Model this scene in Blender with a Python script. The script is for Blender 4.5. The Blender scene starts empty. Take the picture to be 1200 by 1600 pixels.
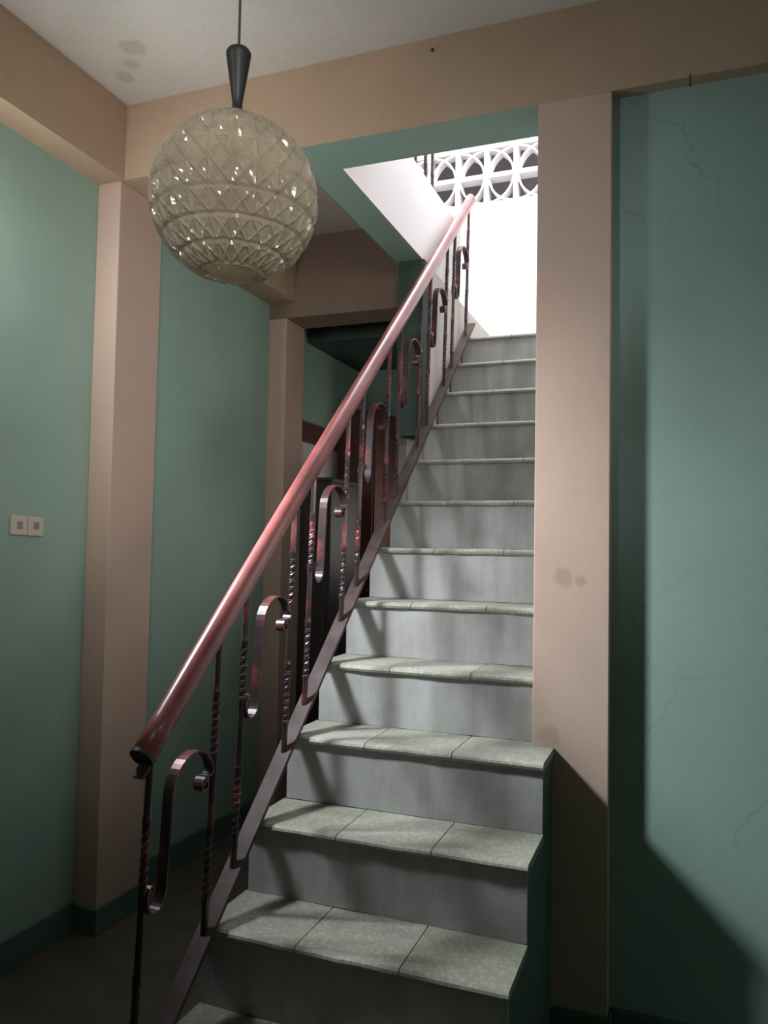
import bpy, bmesh, math, random
from mathutils import Vector, Matrix, noise as mnoise
random.seed(4)
C = bpy.context.scene.collection
sc = bpy.context.scene

# ---------------------------------------------------------------- camera
F_PX = 1232.23
cam_d = bpy.data.cameras.new('camera'); cam = bpy.data.objects.new('camera', cam_d); C.objects.link(cam)
cam_d.sensor_fit = 'HORIZONTAL'; cam_d.sensor_width = 36.0; cam_d.lens = 36.0 * F_PX / 1200.0
cam_d.clip_start = 0.02
rt = Vector((0.93485273, 0.35455988, 0.01837545)); up = Vector((-0.0005256, -0.05037448, 0.99873026)); fw = Vector((-0.35503534, 0.93367537, 0.04690636))
cam.matrix_world = Matrix(((rt.x, up.x, -fw.x, 0.4115543), (rt.y, up.y, -fw.y, -1.5015012), (rt.z, up.z, -fw.z, 1.1328562), (0, 0, 0, 1)))
sc.camera = cam

# ---------------------------------------------------------------- light
sc.view_settings.view_transform = 'Standard'; sc.view_settings.look = 'None'
sc.view_settings.gamma = 1.0; sc.view_settings.use_curve_mapping = False
sc.view_settings.exposure = 0.12
w = bpy.data.worlds.new('sky'); sc.world = w; w.use_nodes = True
w.node_tree.nodes['Background'].inputs['Color'].default_value = (0.86, 0.92, 1.0, 1)
w.node_tree.nodes['Background'].inputs['Strength'].default_value = 1.3

def area(name, loc, direction, sx, sy, power, color, spread=180):
    d = bpy.data.lights.new(name, 'AREA'); d.shape = 'RECTANGLE'; d.size = sx; d.size_y = sy
    d.energy = power; d.color = color; d.spread = math.radians(spread)
    o = bpy.data.objects.new(name, d); C.objects.link(o); o.location = loc
    o.rotation_euler = Vector(direction).to_track_quat('-Z', 'Y').to_euler()
    return o
WIN = Vector((-1.545, 0.05, 1.95))          # daylight through the tilted hopper window in the left wall
WDIR = Vector((1.0, 0.34, -0.84)).normalized()
area('window_daylight', WIN + WDIR * 0.004, WDIR, 0.16, 0.36, 20.0, (0.90, 0.95, 1.0), 74)
area('window_fill', WIN + WDIR * 0.012, (1.0, 0.45, -0.03), 0.14, 0.34, 10.5, (0.93, 0.95, 1.0), 180)  # added wide fill at the window, lifts ceiling and left wall
area('stairwell_daylight', (-0.7, 2.3, 4.4), (0.0, 0.30, -1.0), 1.2, 1.4, 62.0, (1.0, 0.97, 0.98))
area('side_fill', (1.86, -0.55, 1.75), (-3.4, 1.75, 0.0), 0.9, 0.7, 2.8, (1.0, 0.97, 0.93), 54)  # added fill for the left wall and panel; no window built here

area('lamp_sparkle_fill', (-1.25, -2.3, 1.95), (0.97, 1.9, 0.0), 0.4, 0.5, 0.55, (0.92, 0.96, 1.0), 32)  # fill added to put glints on the pendant lamp, no real window
area('front_fill', (1.2, -2.7, 1.9), (-1.5, 2.3, -0.1), 0.5, 0.9, 2.0, (1.0, 0.97, 0.93), 34)  # weak front fill added for the lamp glass, no doorway behind it
area('back_room_fill', (-0.92, 3.15, 1.25), (-1.0, -0.45, 0.3), 0.3, 0.5, 1.5, (1.0, 0.96, 0.9))  # added fill for the back room walls, hidden behind the stair wall
# ---------------------------------------------------------------- constants
R = 0.19; G = 0.214445; XR = 0.0626; YC = 0.8285; XC = 0.21445; ZB = 2.484; ZT = 2.7665
XL = -1.648; XP = -1.5450; YS = 1.0116; ZF = -0.2576; XS = -0.6745; XE = -0.7215; YW = 0.875; YF = 3.4
XT = -0.712

# ---------------------------------------------------------------- materials
def nt_mat(name):
    m = bpy.data.materials.new(name); m.use_nodes = True
    nt = m.node_tree; b = nt.nodes['Principled BSDF']
    return m, nt, b
def tex_coord(nt, scale=(1, 1, 1)):
    tc = nt.nodes.new('ShaderNodeTexCoord'); mp = nt.nodes.new('ShaderNodeMapping'); mp.inputs['Scale'].default_value = scale
    nt.links.new(tc.outputs['Object'], mp.inputs['Vector']); return mp.outputs['Vector']
def noise(nt, vec, scale, detail=4, rough=0.6):
    n = nt.nodes.new('ShaderNodeTexNoise'); n.inputs['Scale'].default_value = scale; n.inputs['Detail'].default_value = detail
    n.inputs['Roughness'].default_value = rough
    nt.links.new(vec, n.inputs['Vector']); return n.outputs['Fac']
def ramp(nt, fac, stops):
    r = nt.nodes.new('ShaderNodeValToRGB'); e = r.color_ramp.elements
    while len(e) < len(stops): e.new(0.5)
    for i, (p, c) in enumerate(stops): e[i].position = p; e[i].color = (c[0], c[1], c[2], 1)
    nt.links.new(fac, r.inputs['Fac']); return r.outputs['Color']
def mix(nt, fac, a, b, mode='MIX'):
    m = nt.nodes.new('ShaderNodeMix'); m.data_type = 'RGBA'; m.blend_type = mode
    if isinstance(fac, (int, float)): m.inputs[0].default_value = fac
    else: nt.links.new(fac, m.inputs[0])
    for i, v in ((6, a), (7, b)):
        if isinstance(v, tuple): m.inputs[i].default_value = (v[0], v[1], v[2], 1)
        else: nt.links.new(v, m.inputs[i])
    return m.outputs[2]
def bump(nt, b, h, strength=0.2, dist=0.01):
    n = nt.nodes.new('ShaderNodeBump'); n.inputs['Strength'].default_value = strength; n.inputs['Distance'].default_value = dist
    nt.links.new(h, n.inputs['Height']); nt.links.new(n.outputs['Normal'], b.inputs['Normal'])
def mul(nt, a, v):
    m = nt.nodes.new('ShaderNodeMath'); m.operation = 'MULTIPLY'; nt.links.new(a, m.inputs[0])
    if isinstance(v, (int, float)): m.inputs[1].default_value = v
    else: nt.links.new(v, m.inputs[1])
    return m.outputs[0]
def plaster(name, col, rough=0.75, var=0.12, scale=2.2, spec=0.25, cracks=False, spots=(), bstr=0.12, spotcol=(0.16, 0.13, 0.11)):
    m, nt, b = nt_mat(name); v = tex_coord(nt)
    n = noise(nt, v, scale, 6, 0.62)
    lo = tuple(c * (1 - var) for c in col); hi = tuple(min(1, c * (1 + var)) for c in col)
    c = ramp(nt, n, [(0.3, lo), (0.7, hi)])
    fine = noise(nt, v, 40, 3, 0.6)
    c = mix(nt, 0.25, c, ramp(nt, fine, [(0.3, lo), (0.75, hi)]))
    if cracks:
        dv = nt.nodes.new('ShaderNodeTexNoise'); dv.inputs['Scale'].default_value = 3.5; dv.inputs['Detail'].default_value = 5
        nt.links.new(v, dv.inputs['Vector'])
        add = nt.nodes.new('ShaderNodeVectorMath'); add.operation = 'MULTIPLY_ADD'
        nt.links.new(dv.outputs['Color'], add.inputs[0]); add.inputs[1].default_value = (0.35, 0.35, 0.35); nt.links.new(v, add.inputs[2])
        vo = nt.nodes.new('ShaderNodeTexVoronoi'); vo.feature = 'DISTANCE_TO_EDGE'; vo.inputs['Scale'].default_value = 2.6
        nt.links.new(add.outputs[0], vo.inputs['Vector'])
        k = ramp(nt, vo.outputs['Distance'], [(0.0, (1, 1, 1)), (0.006, (0, 0, 0))])
        msk = ramp(nt, noise(nt, v, 1.7, 2), [(0.46, (0, 0, 0)), (0.56, (1, 1, 1))])
        kk = mul(nt, mul(nt, k, msk), 0.4)
        c = mix(nt, kk, c, tuple(x * 0.35 for x in col))
    for (p, rad) in spots:
        g = nt.nodes.new('ShaderNodeVectorMath'); g.operation = 'DISTANCE'
        nv = nt.nodes.new('ShaderNodeTexNoise'); nv.inputs['Scale'].default_value = 18
        nt.links.new(v, nv.inputs['Vector'])
        ad = nt.nodes.new('ShaderNodeVectorMath'); ad.operation = 'MULTIPLY_ADD'; nt.links.new(nv.outputs['Color'], ad.inputs[0])
        ad.inputs[1].default_value = (rad, rad, rad); nt.links.new(v, ad.inputs[2])
        nt.links.new(ad.outputs[0], g.inputs[0]); g.inputs[1].default_value = tuple(q + rad * 0.5 for q in p)
        k = ramp(nt, g.outputs['Value'], [(rad * 0.6, (1, 1, 1)), (rad, (0, 0, 0))])
        c = mix(nt, mul(nt, k, 0.33), c, spotcol)
    nt.links.new(c, b.inputs['Base Color'])
    b.inputs['Roughness'].default_value = rough; b.inputs['Specular IOR Level'].default_value = spec
    bump(nt, b, noise(nt, v, 26, 5, 0.7), bstr, 0.004)
    return m
GREEN = plaster('green_wall_paint', (0.30, 0.425, 0.355), 0.55, 0.09, spec=0.35)
GREENR = plaster('green_cracked_wall_paint', (0.285, 0.405, 0.35), 0.55, 0.08, spec=0.3, cracks=True)
GREEND = plaster('dark_green_gloss_paint', (0.09, 0.16, 0.125), 0.4, 0.12, spec=0.4)
BEIGE = plaster('beige_wall_paint', (0.54, 0.40, 0.32), 0.6, 0.08, spec=0.3,
                spots=[((0.085, YC, 1.06), 0.035), ((0.135, YC, 1.05), 0.02), ((0.05, YC, 0.60), 0.04)], spotcol=(0.25, 0.16, 0.12))
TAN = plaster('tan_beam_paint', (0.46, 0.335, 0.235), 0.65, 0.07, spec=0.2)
DTAN = plaster('shaded_tan_beam', (0.25, 0.175, 0.13), 0.65, 0.07, spec=0.2)  # beam tan darkened to carry the shade under the upper floor
CEIL = plaster('aged_white_ceiling_paint', (0.62, 0.58, 0.52), 0.85, 0.07, spec=0.1, bstr=0.5,
               spots=[((-1.281, 0.556, ZT), 0.05), ((-1.345, 0.622, ZT), 0.035), ((-1.42, 0.679, ZT), 0.04)], spotcol=(0.26, 0.2, 0.17))
WHITE = plaster('white_wall_paint', (0.80, 0.78, 0.78), 0.8, 0.03, spec=0.15)
OFFW = plaster('grimy_white_wall_paint', (0.58, 0.54, 0.50), 0.8, 0.08, spec=0.15)
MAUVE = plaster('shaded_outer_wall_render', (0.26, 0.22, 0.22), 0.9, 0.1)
FLOOR = plaster('mottled_dark_floor', (0.085, 0.075, 0.058), 0.5, 0.3, scale=9, spec=0.4)
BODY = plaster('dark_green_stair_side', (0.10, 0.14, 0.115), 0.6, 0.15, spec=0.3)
CREAMP = plaster('cream_plastic', (0.62, 0.55, 0.45), 0.4, 0.03, spec=0.5, bstr=0.0)
GREYP = plaster('brown_grey_plastic', (0.30, 0.25, 0.21), 0.4, 0.03, spec=0.5, bstr=0.0)
WOOD = plaster('red_brown_wood', (0.10, 0.036, 0.028), 0.5, 0.3, scale=6, spec=0.4)
BLACKW = plaster('near_black_wood', (0.035, 0.028, 0.027), 0.5, 0.2, spec=0.4)
POSTC = plaster('near_black_green_paint', (0.05, 0.075, 0.06), 0.6, 0.1)
BROWN = plaster('brown_trim_paint', (0.11, 0.05, 0.04), 0.5, 0.2, spec=0.4)

def terrazzo():
    m, nt, b = nt_mat('worn_terrazzo'); v = tex_coord(nt)
    oi = nt.nodes.new('ShaderNodeObjectInfo')
    base = ramp(nt, noise(nt, v, 7, 6, 0.7), [(0.3, (0.25, 0.25, 0.215)), (0.55, (0.36, 0.355, 0.305)), (0.75, (0.48, 0.47, 0.41))])
    vo = nt.nodes.new('ShaderNodeTexVoronoi'); vo.inputs['Scale'].default_value = 85; nt.links.new(v, vo.inputs['Vector'])
    ch = ramp(nt, vo.outputs['Distance'], [(0.0, (0.64, 0.63, 0.57)), (0.28, (0.35, 0.36, 0.29)), (0.6, (0.21, 0.22, 0.175))])
    c = mix(nt, 0.42, base, ch)
    t = ramp(nt, oi.outputs['Random'], [(0.0, (0.84, 0.86, 0.80)), (1.0, (1.0, 1.0, 1.0))])
    c = mix(nt, 1.0, c, t, 'MULTIPLY')
    nt.links.new(c, b.inputs['Base Color']); b.inputs['Roughness'].default_value = 0.55
    bump(nt, b, noise(nt, v, 60, 4, 0.7), 0.3, 0.003)
    return m
TERR = terrazzo()
def cement():
    m, nt, b = nt_mat('grey_cement_riser_shadow_streaks')
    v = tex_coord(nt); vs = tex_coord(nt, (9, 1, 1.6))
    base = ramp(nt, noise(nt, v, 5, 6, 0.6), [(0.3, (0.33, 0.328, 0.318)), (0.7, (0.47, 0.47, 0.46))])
    shadow_streak = ramp(nt, noise(nt, vs, 1.3, 5, 0.6), [(0.32, (0.70, 0.69, 0.66)), (0.6, (1, 1, 1))])  # painted upright streaks stand in for baluster shadows
    c = mix(nt, 0.75, base, shadow_streak, 'MULTIPLY')
    nt.links.new(c, b.inputs['Base Color']); b.inputs['Roughness'].default_value = 0.7; b.inputs['Specular IOR Level'].default_value = 0.2
    bump(nt, b, noise(nt, v, 30, 5, 0.7), 0.15, 0.004)
    return m
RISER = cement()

def iron():
    m, nt, b = nt_mat('black_iron_with_red_patches'); v = tex_coord(nt, (1, 1, 0.8))
    n = noise(nt, v, 9, 3, 0.5)
    c = ramp(nt, n, [(0.0, (0.035, 0.024, 0.026)), (0.52, (0.055, 0.035, 0.036)), (0.60, (0.20, 0.045, 0.048)), (0.68, (0.24, 0.09, 0.088)), (0.74, (0.06, 0.04, 0.042))])
    nt.links.new(c, b.inputs['Base Color']); b.inputs['Roughness'].default_value = 0.30; b.inputs['Metallic'].default_value = 0.25
    b.inputs['Specular IOR Level'].default_value = 0.6
    return m
IRON = iron()
def flatiron():
    m, nt, b = nt_mat('brown_grey_flat_bar_paint'); v = tex_coord(nt)
    c = ramp(nt, noise(nt, v, 12, 4, 0.6), [(0.35, (0.055, 0.038, 0.038)), (0.7, (0.105, 0.072, 0.070))])
    nt.links.new(c, b.inputs['Base Color']); b.inputs['Roughness'].default_value = 0.6; b.inputs['Specular IOR Level'].default_value = 0.25
    return m
BAR = flatiron()
def railpaint():
    m, nt, b = nt_mat('worn_red_brown_rail_paint'); v = tex_coord(nt)
    c = ramp(nt, noise(nt, v, 3.2, 4, 0.55), [(0.3, (0.13, 0.035, 0.036)), (0.5, (0.27, 0.075, 0.073)), (0.66, (0.34, 0.14, 0.125))])
    nt.links.new(c, b.inputs['Base Color']); b.inputs['Roughness'].default_value = 0.33; b.inputs['Specular IOR Level'].default_value = 0.6
    b.inputs['Coat Weight'].default_value = 0.3; b.inputs['Coat Roughness'].default_value = 0.25
    return m
RAIL = railpaint()
def glass():
    m, nt, b = nt_mat('smoky_pressed_glass'); v = tex_coord(nt)
    c = ramp(nt, noise(nt, v, 12, 3, 0.6), [(0.3, (0.56, 0.49, 0.38)), (0.7, (0.74, 0.67, 0.54))])
    nt.links.new(c, b.inputs['Base Color']); b.inputs['Roughness'].default_value = 0.07
    b.inputs['Transmission Weight'].default_value = 0.55; b.inputs['IOR'].default_value = 1.45
    b.inputs['Specular IOR Level'].default_value = 0.8
    tr = nt.nodes.new('ShaderNodeBsdfTranslucent'); tr.inputs['Color'].default_value = (0.93, 0.85, 0.69, 1)
    ms = nt.nodes.new('ShaderNodeMixShader'); ms.inputs[0].default_value = 0.22
    nt.links.new(b.outputs[0], ms.inputs[1]); nt.links.new(tr.outputs[0], ms.inputs[2])
    nt.links.new(ms.outputs[0], nt.nodes['Material Output'].inputs['Surface'])
    return m
GLASS = glass()
def plain(name, col, rough=0.5, metal=0.0):
    m, nt, b = nt_mat(name); v = tex_coord(nt)
    c = ramp(nt, noise(nt, v, 20, 3), [(0.3, tuple(x * 0.9 for x in col)), (0.7, tuple(x * 1.1 for x in col))])
    nt.links.new(c, b.inputs['Base Color']); b.inputs['Roughness'].default_value = rough; b.inputs['Metallic'].default_value = metal
    return m
BLACKP = plain('black_lamp_neck', (0.022, 0.020, 0.021), 0.45)
BRASS = plain('tarnished_brass_cap', (0.14, 0.115, 0.08), 0.45, 0.5)
CORD = plain('brown_cord', (0.06, 0.045, 0.035), 0.6)
MILK = plain('milky_bulb_glass', (0.7, 0.68, 0.62), 0.25)
NAIL = plain('rusty_nail', (0.05, 0.04, 0.035), 0.6, 0.5)

# ---------------------------------------------------------------- mesh helpers
def obj(name, bm, mat, parent=None, smooth=False, loc=None):
    bmesh.ops.recalc_face_normals(bm, faces=bm.faces[:])
    me = bpy.data.meshes.new(name); bm.to_mesh(me); bm.free()
    mats = mat if isinstance(mat, (list, tuple)) else [mat]
    for x in mats: me.materials.append(x)
    if smooth:
        for p in me.polygons: p.use_smooth = True
    o = bpy.data.objects.new(name, me); C.objects.link(o)
    if loc is not None: o.location = loc
    if parent: o.parent = parent
    return o
def empty(name, label, cat, loc=(0, 0, 0), group=None):
    o = bpy.data.objects.new(name, None); C.objects.link(o); o.empty_display_size = 0.05
    o.location = loc; o['label'] = label; o['category'] = cat
    if group: o['group'] = group
    return o
def tag(o, label, cat=None, group=None, kind=None):
    o['label'] = label
    if cat: o['category'] = cat
    if group: o['group'] = group
    if kind: o['kind'] = kind
    return o
def box(bm, a, b, bev=0.0, mi=0):
    vs = [bm.verts.new((x, y, z)) for x in (a[0], b[0]) for y in (a[1], b[1]) for z in (a[2], b[2])]
    idx = [(0, 1, 3, 2), (4, 6, 7, 5), (0, 4, 5, 1), (2, 3, 7, 6), (0, 2, 6, 4), (1, 5, 7, 3)]
    fs = [bm.faces.new([vs[i] for i in f]) for f in idx]
    for f in fs: f.material_index = mi
    if bev:
        es = list({e for f in fs for e in f.edges})
        bmesh.ops.bevel(bm, geom=es, offset=bev, segments=2, affect='EDGES', profile=0.6)
    return fs
def bx(name, a, b, mat, parent=None, bev=0.0):
    bm = bmesh.new(); box(bm, a, b, bev); return obj(name, bm, mat, parent)
def struct(o, label, cat='structure'):
    o['kind'] = 'structure'; o['label'] = label; o['category'] = cat; return o
def prism_x(bm, prof, x0, x1, mi=0):
    """prof: list of (y,z); extruded along X"""
    a = [bm.verts.new((x0, y, z)) for y, z in prof]; b = [bm.verts.new((x1, y, z)) for y, z in prof]
    n = len(prof); bm.faces.new(a); bm.faces.new(b[::-1])
    for i in range(n): bm.faces.new([a[i], b[i], b[(i + 1) % n], a[(i + 1) % n]])
def sweep(bm, pts, frames, prof, closed_ends=True):
    """pts: positions; frames: (u,v) per point; prof: 2d list"""
    rings = []
    for p, (u, v) in zip(pts, frames):
        rings.append([bm.verts.new(p + u * a + v * b) for a, b in prof])
    n = len(prof)
    for r0, r1 in zip(rings, rings[1:]):
        for i in range(n): bm.faces.new([r0[i], r0[(i + 1) % n], r1[(i + 1) % n], r1[i]])
    if closed_ends: bm.faces.new(rings[0][::-1]); bm.faces.new(rings[-1])
def lathe(bm, prof, seg=32, c=(0, 0, 0)):
    rings = []
    for r, z in prof:
        rings.append([bm.verts.new((c[0] + r * math.cos(2 * math.pi * i / seg), c[1] + r * math.sin(2 * math.pi * i / seg), c[2] + z)) for i in range(seg)])
    for r0, r1 in zip(rings, rings[1:]):
        for i in range(seg): bm.faces.new([r0[i], r0[(i + 1) % seg], r1[(i + 1) % seg], r1[i]])
    bm.faces.new(rings[0][::-1]); bm.faces.new(rings[-1])

# ---------------------------------------------------------------- room shell
struct(bx('floor', (-1.75, -3.1, ZF - 0.1), (2.0, YF + 0.1, ZF), FLOOR), 'dark mottled floor left of the staircase', 'floor')
# ceiling slab of the front room and the room under the upper floor
bm = bmesh.new(); box(bm, (-1.80, -3.1, ZT), (2.0, YS, 2.89)); box(bm, (-1.75, YS, ZT), (XE - 0.134, 2.58, 2.89)); box(bm, (-1.75, 2.58, 2.47), (XE - 0.1, 2.60, 2.89))
struct(obj('ceiling', bm, CEIL), 'stained off-white ceiling above the hanging lamp', 'ceiling')
# left wall: green, lower part behind the second pilaster is off-white with a brown rail above
bm = bmesh.new(); box(bm, (XL - 0.14, -3.0, ZF), (XL, 2.36, ZT)); box(bm, (XL - 0.14, 2.36, 1.86), (XL, YF, ZT))
wl = struct(obj('wall_left', bm, GREEN), 'green painted wall on the left with the socket plates', 'wall')
bx('lower_panel', (XL - 0.14, 2.36, ZF), (XL, YF, 1.745), OFFW, wl)
bx('dado_rail', (XL - 0.14, 2.36, 1.745), (XL + 0.018, YF, 1.86), BROWN, wl, 0.004)
struct(bx('wall_rear', (-1.75, -3.1, ZF), (2.0, -3.0, ZT), GREEN), 'green wall behind the viewer', 'wall')
struct(bx('wall_side', (1.9, -3.0, ZF), (2.0, YW + 0.12, ZT), GREEN), 'green wall at the far right outside the view', 'wall')
struct(bx('wall_right', (XC - 0.03, YW, ZF), (1.9, YW + 0.12, ZB + 0.02), GREENR), 'cracked pale green wall right of the beige column', 'wall')
# stairwell right wall
struct(bx('wall_stairwell', (0.0, YW, ZF), (0.12, YF + 0.1, 4.6), WHITE), 'white stairwell wall hidden behind the beige column', 'wall')
# back wall
BZ0, BZ1 = 3.372, 3.756; CW = 0.192
bm = bmesh.new()
box(bm, (-3.0, YF, 1.86), (XE - 0.1, YF + 0.1, BZ0)) if False else None
box(bm, (-3.0, YF, 2.40), (0.0, YF + 0.1, BZ0)); box(bm, (XE - 0.1, YF, ZF), (0.0, YF + 0.1, 2.40))
box(bm, (-3.0, YF, BZ1), (0.0, YF + 0.1, 4.6)); box(bm, (-3.0, YF, BZ0), (-0.979 - 3 * CW, YF + 0.1, BZ1))
xb0 = -0.979 - 3 * CW
NB = 8
xb1 = xb0 + NB * CW
box(bm, (xb1, YF, BZ0), (0.0, YF + 0.1, BZ1)) if xb1 < -0.001 else None
wb = struct(obj('wall_back', bm, WHITE), 'overexposed white wall above the top landing with openwork blocks', 'wall')
def breeze_mesh():
    bm = bmesh.new(); h = CW / 2 - 0.0015; t = 0.013; d0, d1 = 0.0, 0.09
    for a, b in (((-h, -h), (h, -h + t)), ((-h, h - t), (h, h)), ((-h, -h + t), (-h + t, h - t)), ((h - t, -h + t), (h, h - t))):
        box(bm, (a[0], d0, a[1]), (b[0], d1, b[1]))
    rad = 2 * h - 0.026; wv = 0.0115; N = 14; y0, y1 = 0.008, 0.075
    for s in (-1, 1):
        cx, cz = s * (h - t * 0.4), -h + t * 0.4
        rings = []
        for i in range(N + 1):
            a = math.pi / 2 * i / N
            row = []
            for rr in (rad, rad + wv):
                for y in (y0, y1):
                    row.append(bm.verts.new((cx - s * rr * math.cos(a), y, cz + rr * math.sin(a))))
            rings.append(row)
        for r0, r1 in zip(rings, rings[1:]):
            for i, j in ((0, 1), (1, 3), (3, 2), (2, 0)): bm.faces.new([r0[i], r0[j], r1[j], r1[i]])
        bm.faces.new([rings[0][i] for i in (0, 1, 3, 2)]); bm.faces.new([rings[-1][i] for i in (0, 2, 3, 1)])
    return bm
bb = None
for j in range(2):
    for i in range(NB):
        if bb is None: o = bb = obj('breeze_block', breeze_mesh(), WHITE, wb)
        else: o = bb.copy(); C.objects.link(o); o.parent = wb
        o.location = (xb0 + (i + .5) * CW, YF + 0.003, BZ0 + (j + .5) * CW)
        o.rotation_euler = (0, math.pi if j == 0 else 0, 0)
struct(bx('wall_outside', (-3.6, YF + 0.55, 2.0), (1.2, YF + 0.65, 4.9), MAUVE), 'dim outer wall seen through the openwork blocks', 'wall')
o = struct(bx('wall_under_back', (XL - 0.14, YF - 0.02, 1.82), (XE - 0.1, YF + 0.1, 2.33), GREEN), 'dark green upper wall at the back under the upper floor', 'wall')
bx('lower_panel', (XL - 0.14, YF - 0.02, ZF), (XE - 0.1, YF + 0.1, 1.82), OFFW, o)
# stair side wall (carries the upper floor edge behind y=1.95)
struct(bx('floor_landing', (-3.0, 2.60, 2.33), (XE - 0.1, YF, 2.47), POSTC), 'upper landing floor, darkened as in shade, left of the top step', 'floor')  # slab coloured near black so its edge and underside look shaded
struct(bx('trim_10', (XE - 0.12, 1.93, 1.66), (XT - 0.004, 2.03, ZB), POSTC), 'dark post under the upper floor edge beside the stairs', 'post')
struct(bx('wall_stair', (XE - 0.1, 2.03, ZF), (XT - 0.003, YF, 2.47), OFFW), 'pale wall along the left of the upper steps', 'wall')

# ---------------------------------------------------------------- beams, columns, skirting
def two_mat_box(name, a, b, mside, mbot):
    bm = bmesh.new(); fs = box(bm, a, b); bm.normal_update()
    for f in bm.faces:
        if f.calc_center_median().z < a[2] + 1e-4: f.material_index = 1
    return obj(name, bm, [mside, mbot])
bm = bmesh.new(); box(bm, (XE - 0.134, YC, ZB), (0.0, YS, ZT))
for f in bm.faces:
    if f.calc_center_median().z < ZB + 1e-4: f.material_index = 1
box(bm, (XL + 0.001, YC, ZB), (XE - 0.134, YS, ZT)); box(bm, (0.0, YC, ZB), (1.9, YS, ZT))
struct(obj('trim_1', bm, [TAN, GREEN]), 'tan beam across the facade above the staircase with green underside', 'beam')
bm = bmesh.new(); box(bm, (XE - 0.134, YS, ZB), (XE - 0.02, 2.579, 2.88)); box(bm, (XE - 0.02, YS, ZB), (XE - 0.004, 2.579, ZB + 0.002))
for f in bm.faces:
    if f.calc_center_median().z < ZB + 1e-4: f.material_index = 1
struct(obj('trim_2', bm, [TAN, GREEN]), 'floor edge beam with green underside beside the stairwell', 'beam')
struct(bx('trim_3', (XE - 0.0195, YS + 0.001, ZB + 0.002), (XE - 0.004, 2.58, 2.89), WHITE), 'white fascia of the upper floor edge under the upper railing', 'fascia')
struct(bx('trim_4', (XL, -3.0, ZB), (-1.530, YC, ZT), TAN), 'beam along the top of the left wall', 'beam')
struct(bx('trim_5', (XL, YS, 2.42), (-1.50, 2.15, ZT), TAN), 'beam above the green panel between the two left pilasters', 'beam')
struct(bx('trim_6', (XL, 2.15, 2.34), (XE - 0.135, 2.36, ZT), DTAN), 'beam with shade in its brown colour crossing the space under the upper floor', 'beam')
struct(bx('trim_7', (XL, YC, ZF), (XP, 1.08, ZB), BEIGE, bev=0.004), 'beige pilaster on the left wall nearest the lamp', 'pilaster')
struct(bx('trim_8', (XL, 2.15, ZF), (-1.545, 2.36, 2.34), BEIGE, bev=0.004), 'narrow beige pilaster further back on the left wall', 'pilaster')
struct(bx('trim_9', (0.0, YC, ZF), (XC, YW + 0.02, ZB), BEIGE, bev=0.0025), 'beige column to the right of the stairs', 'column')
def skirt(name, a, b, label, mat=GREEND):
    struct(bx(name, a, b, mat, bev=0.003), label, 'skirting')
skirt('baseboard_left', (XL, -3.0, ZF), (XL + 0.012, YC, -0.155), 'dark green skirting along the left wall')
skirt('baseboard_pilaster', (XL + 0.005, YC - 0.012, ZF), (XP + 0.012, 1.092, -0.165), 'dark green skirting around the nearest left pilaster')
skirt('baseboard_panel', (XL, 1.092, ZF), (XL + 0.012, 2.138, -0.155), 'dark green skirting below the panel between left pilasters')
skirt('baseboard_column', (XR + 0.004, YC - 0.012, ZF), (XC + 0.012, YW - 0.012, -0.15), 'dark green skirting round the foot of the column')
skirt('baseboard_right', (XC + 0.012, YW - 0.016, ZF), (1.9, YW, -0.145), 'green skirting along the cracked right wall')

# ---------------------------------------------------------------- staircase
st = empty('staircase', 'steep grey staircase with worn terrazzo treads rising between railing and column', 'stairs', (-0.3, 0, ZF))
SO = Vector((-0.3, 0, ZF))
def sobj(name, bm, mat):
    bmesh.ops.translate(bm, vec=-SO, verts=bm.verts[:]); return obj(name, bm, mat, st)
def body_prof(k0, k1):
    p = [(k0 * G + 0.024, (k0 - 1) * R - 0.024 if k0 > 0 else ZF)]
    for k in range(k0, k1 + 1):
        p.append((k * G + 0.024, k * R - 0.024)); 
        p.append(((k + 1) * G + 0.024, k * R - 0.024))
    return p
# solid body: lower three steps wide, then narrow
bm = bmesh.new()
lp = [(0.024, ZF)]
for k in range(0, 4):
    lp.append((k * G + 0.024, k * R - 0.024)); lp.append((min((k + 1) * G + 0.024, YC - 0.001), k * R - 0.024))
lp.append((YC - 0.001, ZF))
prism_x(bm, lp, XT + 0.012, XR - 0.004)
up_ = [(YC - 0.001, ZF), (YC - 0.001, 3 * R - 0.024), (4 * G + 0.024, 3 * R - 0.024)]
for k in range(4, 13):
    up_.append((k * G + 0.024, k * R - 0.024)); up_.append((((k + 1) * G + 0.024) if k < 12 else YF - 0.001, k * R - 0.024))
up_ += [(YF - 0.001, 12 * R - 0.25), (2.5, 12 * R - 0.25), (1.2, 0.55), (1.2, ZF)]
prism_x(bm, up_, XT + 0.012, -0.001)
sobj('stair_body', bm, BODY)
JX = [XT, -0.447, -0.185, 0.0]
def tile_prof(y0, y1, z):
    # rounded, slightly worn nosing
    return [(y0 + 0.010, z - 0.023), (y0 + 0.002, z - 0.019), (y0, z - 0.012), (y0 + 0.003, z - 0.006), (y0 + 0.011, z - 0.0008), (y0 + 0.03, z), (y1, z), (y1, z - 0.023)]
def worn(bm, z, seed):
    for v in bm.verts:
        if v.co.z > z - 0.02:
            n = mnoise.noise(Vector((v.co.x * 14, v.co.y * 14, seed)))
            v.co.y += n * 0.004; v.co.z += n * 0.0012 - 0.0006
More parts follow.
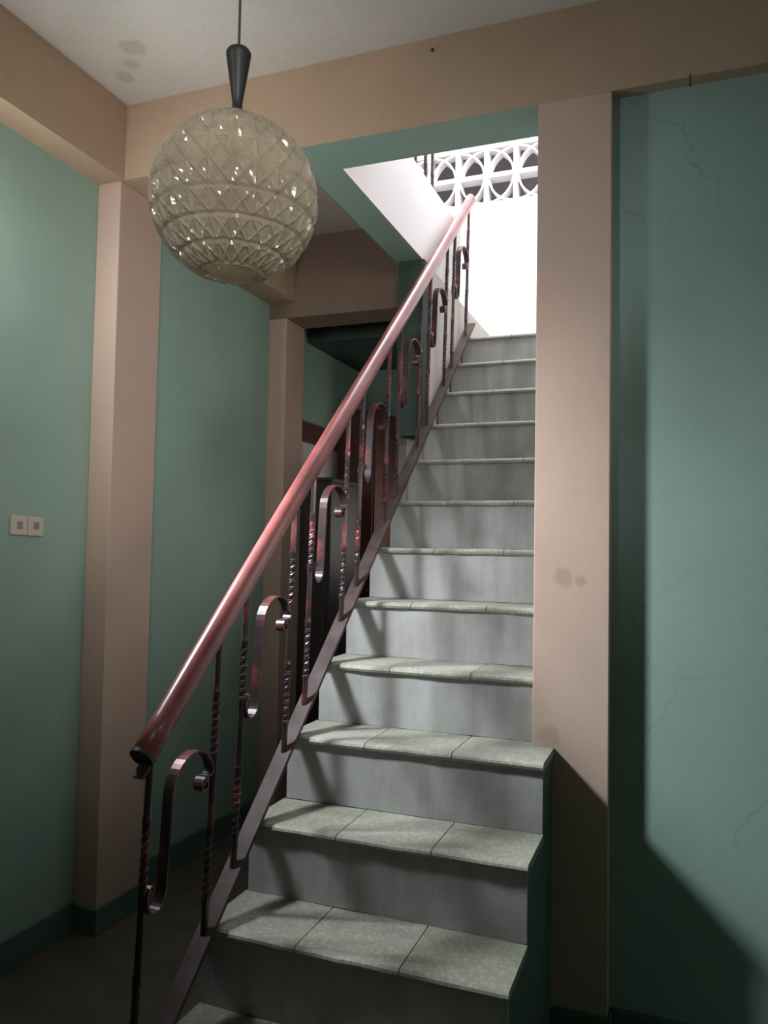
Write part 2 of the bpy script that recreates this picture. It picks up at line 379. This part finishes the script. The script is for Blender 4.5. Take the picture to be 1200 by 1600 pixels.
for k in range(0, 13):
    y0, z = k * G, k * R
    y1 = (k + 1) * G + 0.012 if k < 12 else YF - 0.002
    joff = random.uniform(-0.02, 0.02) if k > 3 else {0: 0.0, 1: -0.002, 2: 0.004, 3: -0.006}[k]
    xs = [JX[0]] + [JX[1] + joff, JX[2] + joff] + [(XR if k < 3 else -0.001)]
    if k >= 12: y1 = y0 + 0.30
    for a, b in zip(xs, xs[1:]):
        bm = bmesh.new(); xa, xb = a + (0.0013 if a > XT else 0), b - (0.0013 if b < xs[-1] else 0)
        n = 5; prof = tile_prof(y0, y1, z)
        rings = [[bm.verts.new((xa + (xb - xa) * i / n, y, zz)) for y, zz in prof] for i in range(n + 1)]
        for r0, r1 in zip(rings, rings[1:]):
            for i in range(len(prof)): bm.faces.new([r0[i], r0[(i + 1) % len(prof)], r1[(i + 1) % len(prof)], r1[i]])
        bm.faces.new(rings[0]); bm.faces.new(rings[-1][::-1])
        if k == 3 and b == xs[-1]:
            prism_x(bm, tile_prof(y0, YC - 0.001, z), xb, XR)
        worn(bm, z, k * 3.7)
        if k == 3: worn
        sobj('tread_tile', bm, TERR)
    # riser under the nosing
    zb0 = (k - 1) * R if k > 0 else ZF
    bm = bmesh.new(); xr = XR - 0.003 if k <= 3 else -0.001
    n = 8
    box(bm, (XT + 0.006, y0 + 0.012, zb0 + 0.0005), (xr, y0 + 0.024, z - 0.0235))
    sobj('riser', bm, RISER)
for k in range(12, 13):
    bm = bmesh.new(); box(bm, (XT, 12 * G + 0.302, 12 * R - 0.023), (-0.001, YF - 0.002, 12 * R)); sobj('landing_slab', bm, TERR)

# ---------------------------------------------------------------- railing
SL = R / G; ang = math.atan(SL)
rl = empty('stair_railing', 'wrought iron stair railing with worn red handrail on the left of the steps', 'railing', (XS, -0.1, 0))
RO = Vector((XS, -0.1, 0))
def robj(name, bm, mat, smooth=False, base=None):
    bmesh.ops.translate(bm, vec=-(base or RO), verts=bm.verts[:])
    o = obj(name, bm, mat, rl, smooth); 
    if base: o.location = base - RO
    return o
T = Vector((0, math.cos(ang), math.sin(ang))); Nn = Vector((0, -math.sin(ang), math.cos(ang))); X1 = Vector((1, 0, 0))
def rail_z(y): return SL * y + 0.737
def bar_z(y): return SL * y + 0.030
# handrail (D-profile, rounded top)
def dprof(wd, ht, n=14):
    p = []
    for i in range(n + 1):
        a = math.pi * i / n; p.append((wd * math.cos(a), ht * 0.15 + ht * 0.62 * math.sin(a)))
    p += [(-wd * 0.92, -ht * 0.30), (-wd * 0.6, -ht * 0.42), (wd * 0.6, -ht * 0.42), (wd * 0.92, -ht * 0.30)]
    return p
bm = bmesh.new()
ys = [-0.072 + (2.60 + 0.072) * i / 40 for i in range(41)]
pts = [Vector((XS, y, rail_z(y) + 0.004 + 0.003 * math.sin(y * 2.3))) for y in ys]
sweep(bm, pts, [(X1, Nn)] * len(pts), dprof(0.0245, 0.044))
o = robj('handrail', bm, RAIL, True)
bm = bmesh.new(); p0 = pts[0]
sweep(bm, [p0 - T * 0.009, p0 - T * 0.0005], [(X1, Nn)] * 2, [(a * 1.04, b * 1.04) for a, b in dprof(0.0245, 0.044)])
robj('end_cap', bm, BLACKP)
bm = bmesh.new(); ya, yb = -0.225, 2.64
sweep(bm, [Vector((XS, ya, bar_z(ya))), Vector((XS, yb, bar_z(yb)))], [(X1, Nn)] * 2, [(-0.023, -0.006), (0.023, -0.006), (0.023, 0.006), (-0.023, 0.006)])
robj('bottom_bar', bm, BAR)
bm = bmesh.new(); sweep(bm, [Vector((XS, -0.09, rail_z(-0.09) - 0.021)), Vector((XS, 2.58, rail_z(2.58) - 0.021))], [(X1, Nn)] * 2, [(-0.014, -0.004), (0.014, -0.004), (0.014, 0.004), (-0.014, 0.004)])
robj('top_bar', bm, BAR)
def bar_curve_pt(y0, z0, z1, lean, t): return Vector((XS, y0 + lean * t, z0 + (z1 - z0) * t))
def baluster_bm(p0, p1, half=0.0070, nseg=96):
    bm = bmesh.new(); L = (p1 - p0).length; u = Vector((1, 0, 0)); d = (p1 - p0).normalized(); v = d.cross(u).normalized(); u = v.cross(d)
    pts, frs = [], []; a = 0.0
    rings = []
    for i in range(nseg + 1):
        t = i / nseg
        tw = (0.13 < t < 0.34) or (0.60 < t < 0.80)
        if tw: a += math.radians(33)
        k = 1.0
        for c in (0.12, 0.35, 0.59, 0.81): k += 0.28 * math.exp(-((t - c) / 0.012) ** 2)
        h = half * k * (1.0 if not tw else 1.06)
        ca, sa = math.cos(a), math.sin(a); P = p0 + (p1 - p0) * t
        rings.append([bm.verts.new(P + u * (x * ca - y * sa) * h + v * (x * sa + y * ca) * h) for x, y in ((-.92, -.92), (0, -1.13), (.92, -.92), (1.13, 0), (.92, .92), (0, 1.13), (-.92, .92), (-1.13, 0))])
    for r0, r1 in zip(rings, rings[1:]):
        for i in range(8): bm.faces.new([r0[i], r0[(i + 1) % 8], r1[(i + 1) % 8], r1[i]])
    bm.faces.new(rings[0][::-1]); bm.faces.new(rings[-1]); return bm
LEAN = 0.036
P, Wd = 0.3915, 0.268
def scroll_bm(x, ya, yb, zref, lean=LEAN, ribbon=0.013, th=0.0024):
    """S of flat bar between two balusters; zref = bottom bar height at the middle"""
    path = []
    w_ = yb - ya
    # local coords: s across 0..1, h height above zref (shear: railing slope handled by caller)
    cxT, rT = ya + w_ * 0.60, w_ * 0.315
    zt = zref + 0.575
    # curled eye at the right, touching right baluster
    ex, ez, er = ya + w_ * 0.80, zt - 0.088, 0.020
    for i in range(22):                                  # inner spiral
        a = math.radians(200 - i * 24); rr = 0.006 + (er - 0.006) * i / 21
        path.append((ex + rr * math.cos(a) , ez + rr * math.sin(a)))
    # rise out of the eye along right side then over the arch to the left
    ax, az = ya + w_ * 0.615, zt - 0.075
    for i in range(0, 19):
        a = math.radians(2 + 176 * i / 18)
        path.append((ax + w_ * 0.315 * math.cos(a) + 0.0, az + 0.075 * math.sin(a)))
    xl = ax - w_ * 0.315
    zb = zref + 0.300
    for i in range(1, 8): path.append((xl - 0.004 * i / 7, az + (zb - az) * i / 7))
    hx, hr = xl - 0.004 - w_ * 0.125, w_ * 0.125
    for i in range(1, 17):
        a = math.radians(0 - 200 * i / 16); path.append((hx + hr * math.cos(a), zb + hr * 1.25 * math.sin(a)))
    lx, lz = path[-1]
    for i in range(1, 14):                               # little curl on the left
        a = math.radians(160 - 30 * i); rr = 0.011 * (1 - i / 16)
        path.append((lx + 0.011 + rr * math.cos(a) - 0.0, lz + rr * math.sin(a)))
    bm = bmesh.new()
    # smooth points
    V = [Vector((x, y, z)) for y, z in path]
    for _ in range(2):
        V = [V[0]] + [(V[i - 1] + V[i] * 2 + V[i + 1]) / 4 for i in range(1, len(V) - 1)] + [V[-1]]
    V = [v + Vector((0, lean * (v.z - zref) / 0.7, 0)) for v in V]
    fr = []
    for i in range(len(V)):
        d = (V[min(i + 1, len(V) - 1)] - V[max(i - 1, 0)]).normalized(); nrm = X1.cross(d).normalized(); fr.append((X1, nrm))
    sweep(bm, V, fr, [(-ribbon, -th), (ribbon, -th), (ribbon, th), (-ribbon, th)])
    return bm
Y0 = -0.085
for k in range(7):
    ya = Y0 + P * k; yb = ya + Wd - 0.004
    for y in (ya, yb):
        p0 = Vector((XS, y, bar_z(y) + 0.002)); p1 = Vector((XS, y + LEAN, rail_z(y + LEAN) - 0.022))
        robj('baluster', baluster_bm(p0, p1), IRON, False, Vector((XS, y, 0)))
    robj('scroll', scroll_bm(XS, ya, yb, bar_z((ya + yb) / 2)), IRON, False, Vector((XS, ya, bar_z(ya))))
# ---------------------------------------------------------------- upper railing on the floor edge
ur = empty('upper_railing', 'short stretch of dark railing on the white upper floor edge', 'railing', (XE - 0.04, 1.2, 2.89))
UO = Vector((XE - 0.04, 1.2, 2.89)); XU = XE - 0.03
def uobj(name, bm, mat, smooth=False):
    bmesh.ops.translate(bm, vec=-UO, verts=bm.verts[:]); return obj(name, bm, mat, ur, smooth)
bm = bmesh.new(); sweep(bm, [Vector((XU, 1.1, 3.62)), Vector((XU, 2.2, 3.62))], [(X1, Vector((0, 0, 1)))] * 2, dprof(0.027, 0.046)); uobj('handrail', bm, RAIL, True)
bm = bmesh.new(); box(bm, (XU - 0.02, 1.1, 2.889), (XU + 0.02, 2.2, 2.901)); uobj('bottom_bar', bm, BAR)
for y in (1.15, 1.415, 1.54, 1.805, 1.885, 2.035, 2.145):
    uobj('baluster', baluster_bm(Vector((XU, y, 2.9)), Vector((XU, y, 3.61))), IRON)
for y in (1.15, 1.54, 1.90): uobj('scroll', scroll_bm(XU, y, y + 0.24, 2.93, 0.0), IRON)

# ---------------------------------------------------------------- pendant lamp
LC = Vector((-0.281, -0.400, 1.703)); LR = 0.1365
lamp = empty('pendant_lamp', 'round pressed glass pendant lamp with black neck hanging at upper left', 'lamp', LC)
def globe_bm(R0, cols=24, rows=8, th0=17, th1=157, N=8):
    bm = bmesh.new(); th0, th1 = math.radians(th0), math.radians(th1)
    def P(t, a, r): return bm.verts.new((r * math.sin(t) * math.cos(a), r * math.sin(t) * math.sin(a), r * math.cos(t) * 0.99))
    NR, NC = rows * N, cols * N
    def height(j, i):
        u, v = (i % N) / N, (j % N) / N
        if v == 0: return 0.955 if u else 0.972                     # groove between the rows
        if u == 0: return 1.010 - 0.012 * abs(v - 0.5)              # upright ridge
        if abs(u - v) < 1e-6 or abs(u + v - 1) < 1e-6: return 1.004 # crossing diagonals
        d = min(abs(u - v), abs(u + v - 1), u, 1 - u, v, 1 - v)
        return 0.982 - 0.05 * d
    g = [[P(th0 + (th1 - th0) * j / NR, 2 * math.pi * i / NC, R0 * height(j, i)) for i in range(NC)] for j in range(NR + 1)]
    for j in range(NR):
        for i in range(NC):
            i2 = (i + 1) % NC; a, b, c, d = g[j][i], g[j][i2], g[j + 1][i2], g[j + 1][i]
            if (i % N) + (j % N) == N - 1: bm.faces.new([a, b, d]); bm.faces.new([b, c, d])
            else: bm.faces.new([a, b, c]); bm.faces.new([a, c, d])
    prev = g[NR]
    def ring(t, r):
        return [P(t, 2 * math.pi * k / NC, R0 * r) for k in range(NC)]
    def join(p, c):
        for k in range(NC): bm.faces.new([p[k], p[(k + 1) % NC], c[(k + 1) % NC], c[k]])
    for t, r in ((th1 + 0.04, 0.985), (th1 + 0.09, 0.955), (th1 + 0.06, 0.90)):
        cur = ring(t, r); join(prev, cur); prev = cur
    M = 12; tb = th1 + 0.06
    for m_ in range(1, M + 1):
        cur = ring(tb + (th0 - tb) * m_ / M, 0.905); join(prev, cur); prev = cur
    join(prev, g[0])
    return bm
gl = obj('glass_globe', globe_bm(LR), GLASS, lamp)
bm = bmesh.new(); lathe(bm, [(0.048, 0.120), (0.050, 0.127), (0.040, 0.1345), (0.019, 0.1385), (0.017, 0.142)], 40); obj('metal_cap', bm, BRASS, lamp, True)
bm = bmesh.new(); lathe(bm, [(0.0165, 0.142), (0.0135, 0.148), (0.009, 0.156), (0.0082, 0.163), (0.0105, 0.178), (0.0205, 0.244), (0.0208, 0.249), (0.018, 0.254), (0.010, 0.2565), (0.004, 0.257)], 32); obj('neck', bm, BLACKP, lamp, True)
bm = bmesh.new(); lathe(bm, [(0.0022, 0.2572), (0.0022, ZT - LC.z - 0.03)], 10); obj('cord', bm, CORD, lamp, True)
bm = bmesh.new(); lathe(bm, [(0.012, ZT - LC.z - 0.045), (0.04, ZT - LC.z - 0.01), (0.042, ZT - LC.z - 0.0005)], 24); obj('ceiling_rose', bm, BLACKP, lamp, True)
bm = bmesh.new(); lathe(bm, [(0.014, 0.118), (0.016, 0.07), (0.014, 0.058)], 20); obj('bulb_holder', bm, BLACKP, lamp, True)
bm = bmesh.new(); lathe(bm, [(0.012, 0.057), (0.016, 0.045), (0.028, 0.02), (0.030, 0.0), (0.024, -0.02), (0.010, -0.031), (0.003, -0.033)], 24); obj('bulb', bm, MILK, lamp, True)

# ---------------------------------------------------------------- small things
ws = empty('wall_socket', 'pair of cream square socket plates on the left green wall', 'socket', (XL, 0.541, 1.189))
for s in (-1, 1):
    bm = bmesh.new(); box(bm, (0, s * 0.0355 - 0.0335, -0.032 - 0.002 * (s > 0)), (0.011, s * 0.0355 + 0.0335, 0.032 - 0.002 * (s > 0)), 0.003); f = obj('socket_plate', bm, CREAMP, ws)
    bm = bmesh.new(); box(bm, (0.0105, s * 0.0355 - 0.011, -0.012), (0.014, s * 0.0355 + 0.011, 0.013), 0.0015); obj('socket_insert', bm, GREYP, f)
def nail(loc, d, label, L=0.025, r=0.003):
    bm = bmesh.new(); d = Vector(d).normalized(); u = d.orthogonal().normalized(); v = d.cross(u)
    circ = [(math.cos(a * math.pi / 4) , math.sin(a * math.pi / 4)) for a in range(8)]
    pts = [Vector((0, 0, 0)), d * L, d * L, d * (L + 0.002)]; rr = [r * 0.6, r * 0.6, r * 1.5, r * 1.3]
    rings = [[bm.verts.new(p + (u * a + v * b) * q) for a, b in circ] for p, q in zip(pts, rr)]
    for r0, r1 in zip(rings, rings[1:]):
        for i in range(8): bm.faces.new([r0[i], r0[(i + 1) % 8], r1[(i + 1) % 8], r1[i]])
    bm.faces.new(rings[0]); bm.faces.new(rings[-1])
    o = obj('nail', bm, NAIL); o.location = loc; tag(o, label, 'nail'); return o
nail((-0.335, YC, 2.722), (0, -1, -0.2), 'dark nail high on the tan beam above the stair opening', 0.01, 0.004)
nail((0.428, YC, 2.462 + 0.03), (0.02, -0.5, -1), 'nail sticking down from the beam edge over the right green wall', 0.05, 0.0025)

# furniture in the dim space under the upper floor
def cupboard(name, a, b, label, mat, doors):
    o = empty(name, label, 'cupboard', (a[0], a[1], a[2])); O = Vector(a)
    def q(n, p, r, m, bev=0.004, par=None):
        bm = bmesh.new(); box(bm, tuple(Vector(p) - O), tuple(Vector(r) - O), bev); return obj(n, bm, m, par or o)
    q('carcass', a, (b[0], b[1], b[2] - 0.02), mat); q('top_board', (a[0], a[1] - 0.012, b[2] - 0.02), (b[0] + 0.012, b[1], b[2]), mat)
    for i in range(doors):
        x0 = a[0] + 0.01 + (b[0] - a[0] - 0.02) * i / doors; x1 = a[0] + 0.01 + (b[0] - a[0] - 0.02) * (i + 1) / doors
        d = q('door', (x0 + 0.003, a[1] - 0.011, a[2] + 0.08), (x1 - 0.003, a[1], b[2] - 0.04), mat)
        q('knob', (x1 - 0.035, a[1] - 0.026, (a[2] + b[2]) / 2), (x1 - 0.02, a[1] - 0.011, (a[2] + b[2]) / 2 + 0.015), BRASS, 0.003, d)
    return o
cupboard('low_cupboard', (XL + 0.005, 2.375, ZF), (-1.37, 2.74, 1.515), 'black cupboard in the dim space behind the railing', BLACKW, 1)
cupboard('wardrobe', (XL + 0.02, 3.02, ZF), (-1.37, YF - 0.03, 2.0), 'red-brown wardrobe at the back left behind the railing', WOOD, 1)

# tilted hopper window (outside the frame, in the left wall) that lets the daylight in
wf = bpy.data.objects.new('window_1', None); C.objects.link(wf); wf.location = WIN; wf['kind'] = 'structure'; wf['label'] = 'small tilted window high on the left wall outside the view'; wf['category'] = 'window'
wf.rotation_euler = WDIR.to_track_quat('-Z', 'Y').to_euler()
for nm, a, b in (('frame_rail', (-0.095, -0.20, -0.006), (0.095, -0.185, 0.008)), ('frame_rail', (-0.095, 0.185, -0.006), (0.095, 0.20, 0.008)), ('frame_stile', (-0.095, -0.185, -0.006), (-0.085, 0.185, 0.008)), ('frame_stile', (0.085, -0.185, -0.006), (0.095, 0.185, 0.008)), ('pane', (-0.085, -0.185, 0.002), (0.085, 0.185, 0.006))):
    bm = bmesh.new(); box(bm, a, b); obj(nm, bm, CREAMP if nm != 'pane' else MILK, wf)

bm = bmesh.new(); box(bm, (XL + 0.001, -0.16, 1.772), (-1.368, 0.105, 1.787)); struct(obj('light_shield', bm, CREAMP), 'sill board added outside the view to keep window light off the low steps', 'shield')  # unseen board added to block steep light from the lower risers and floor
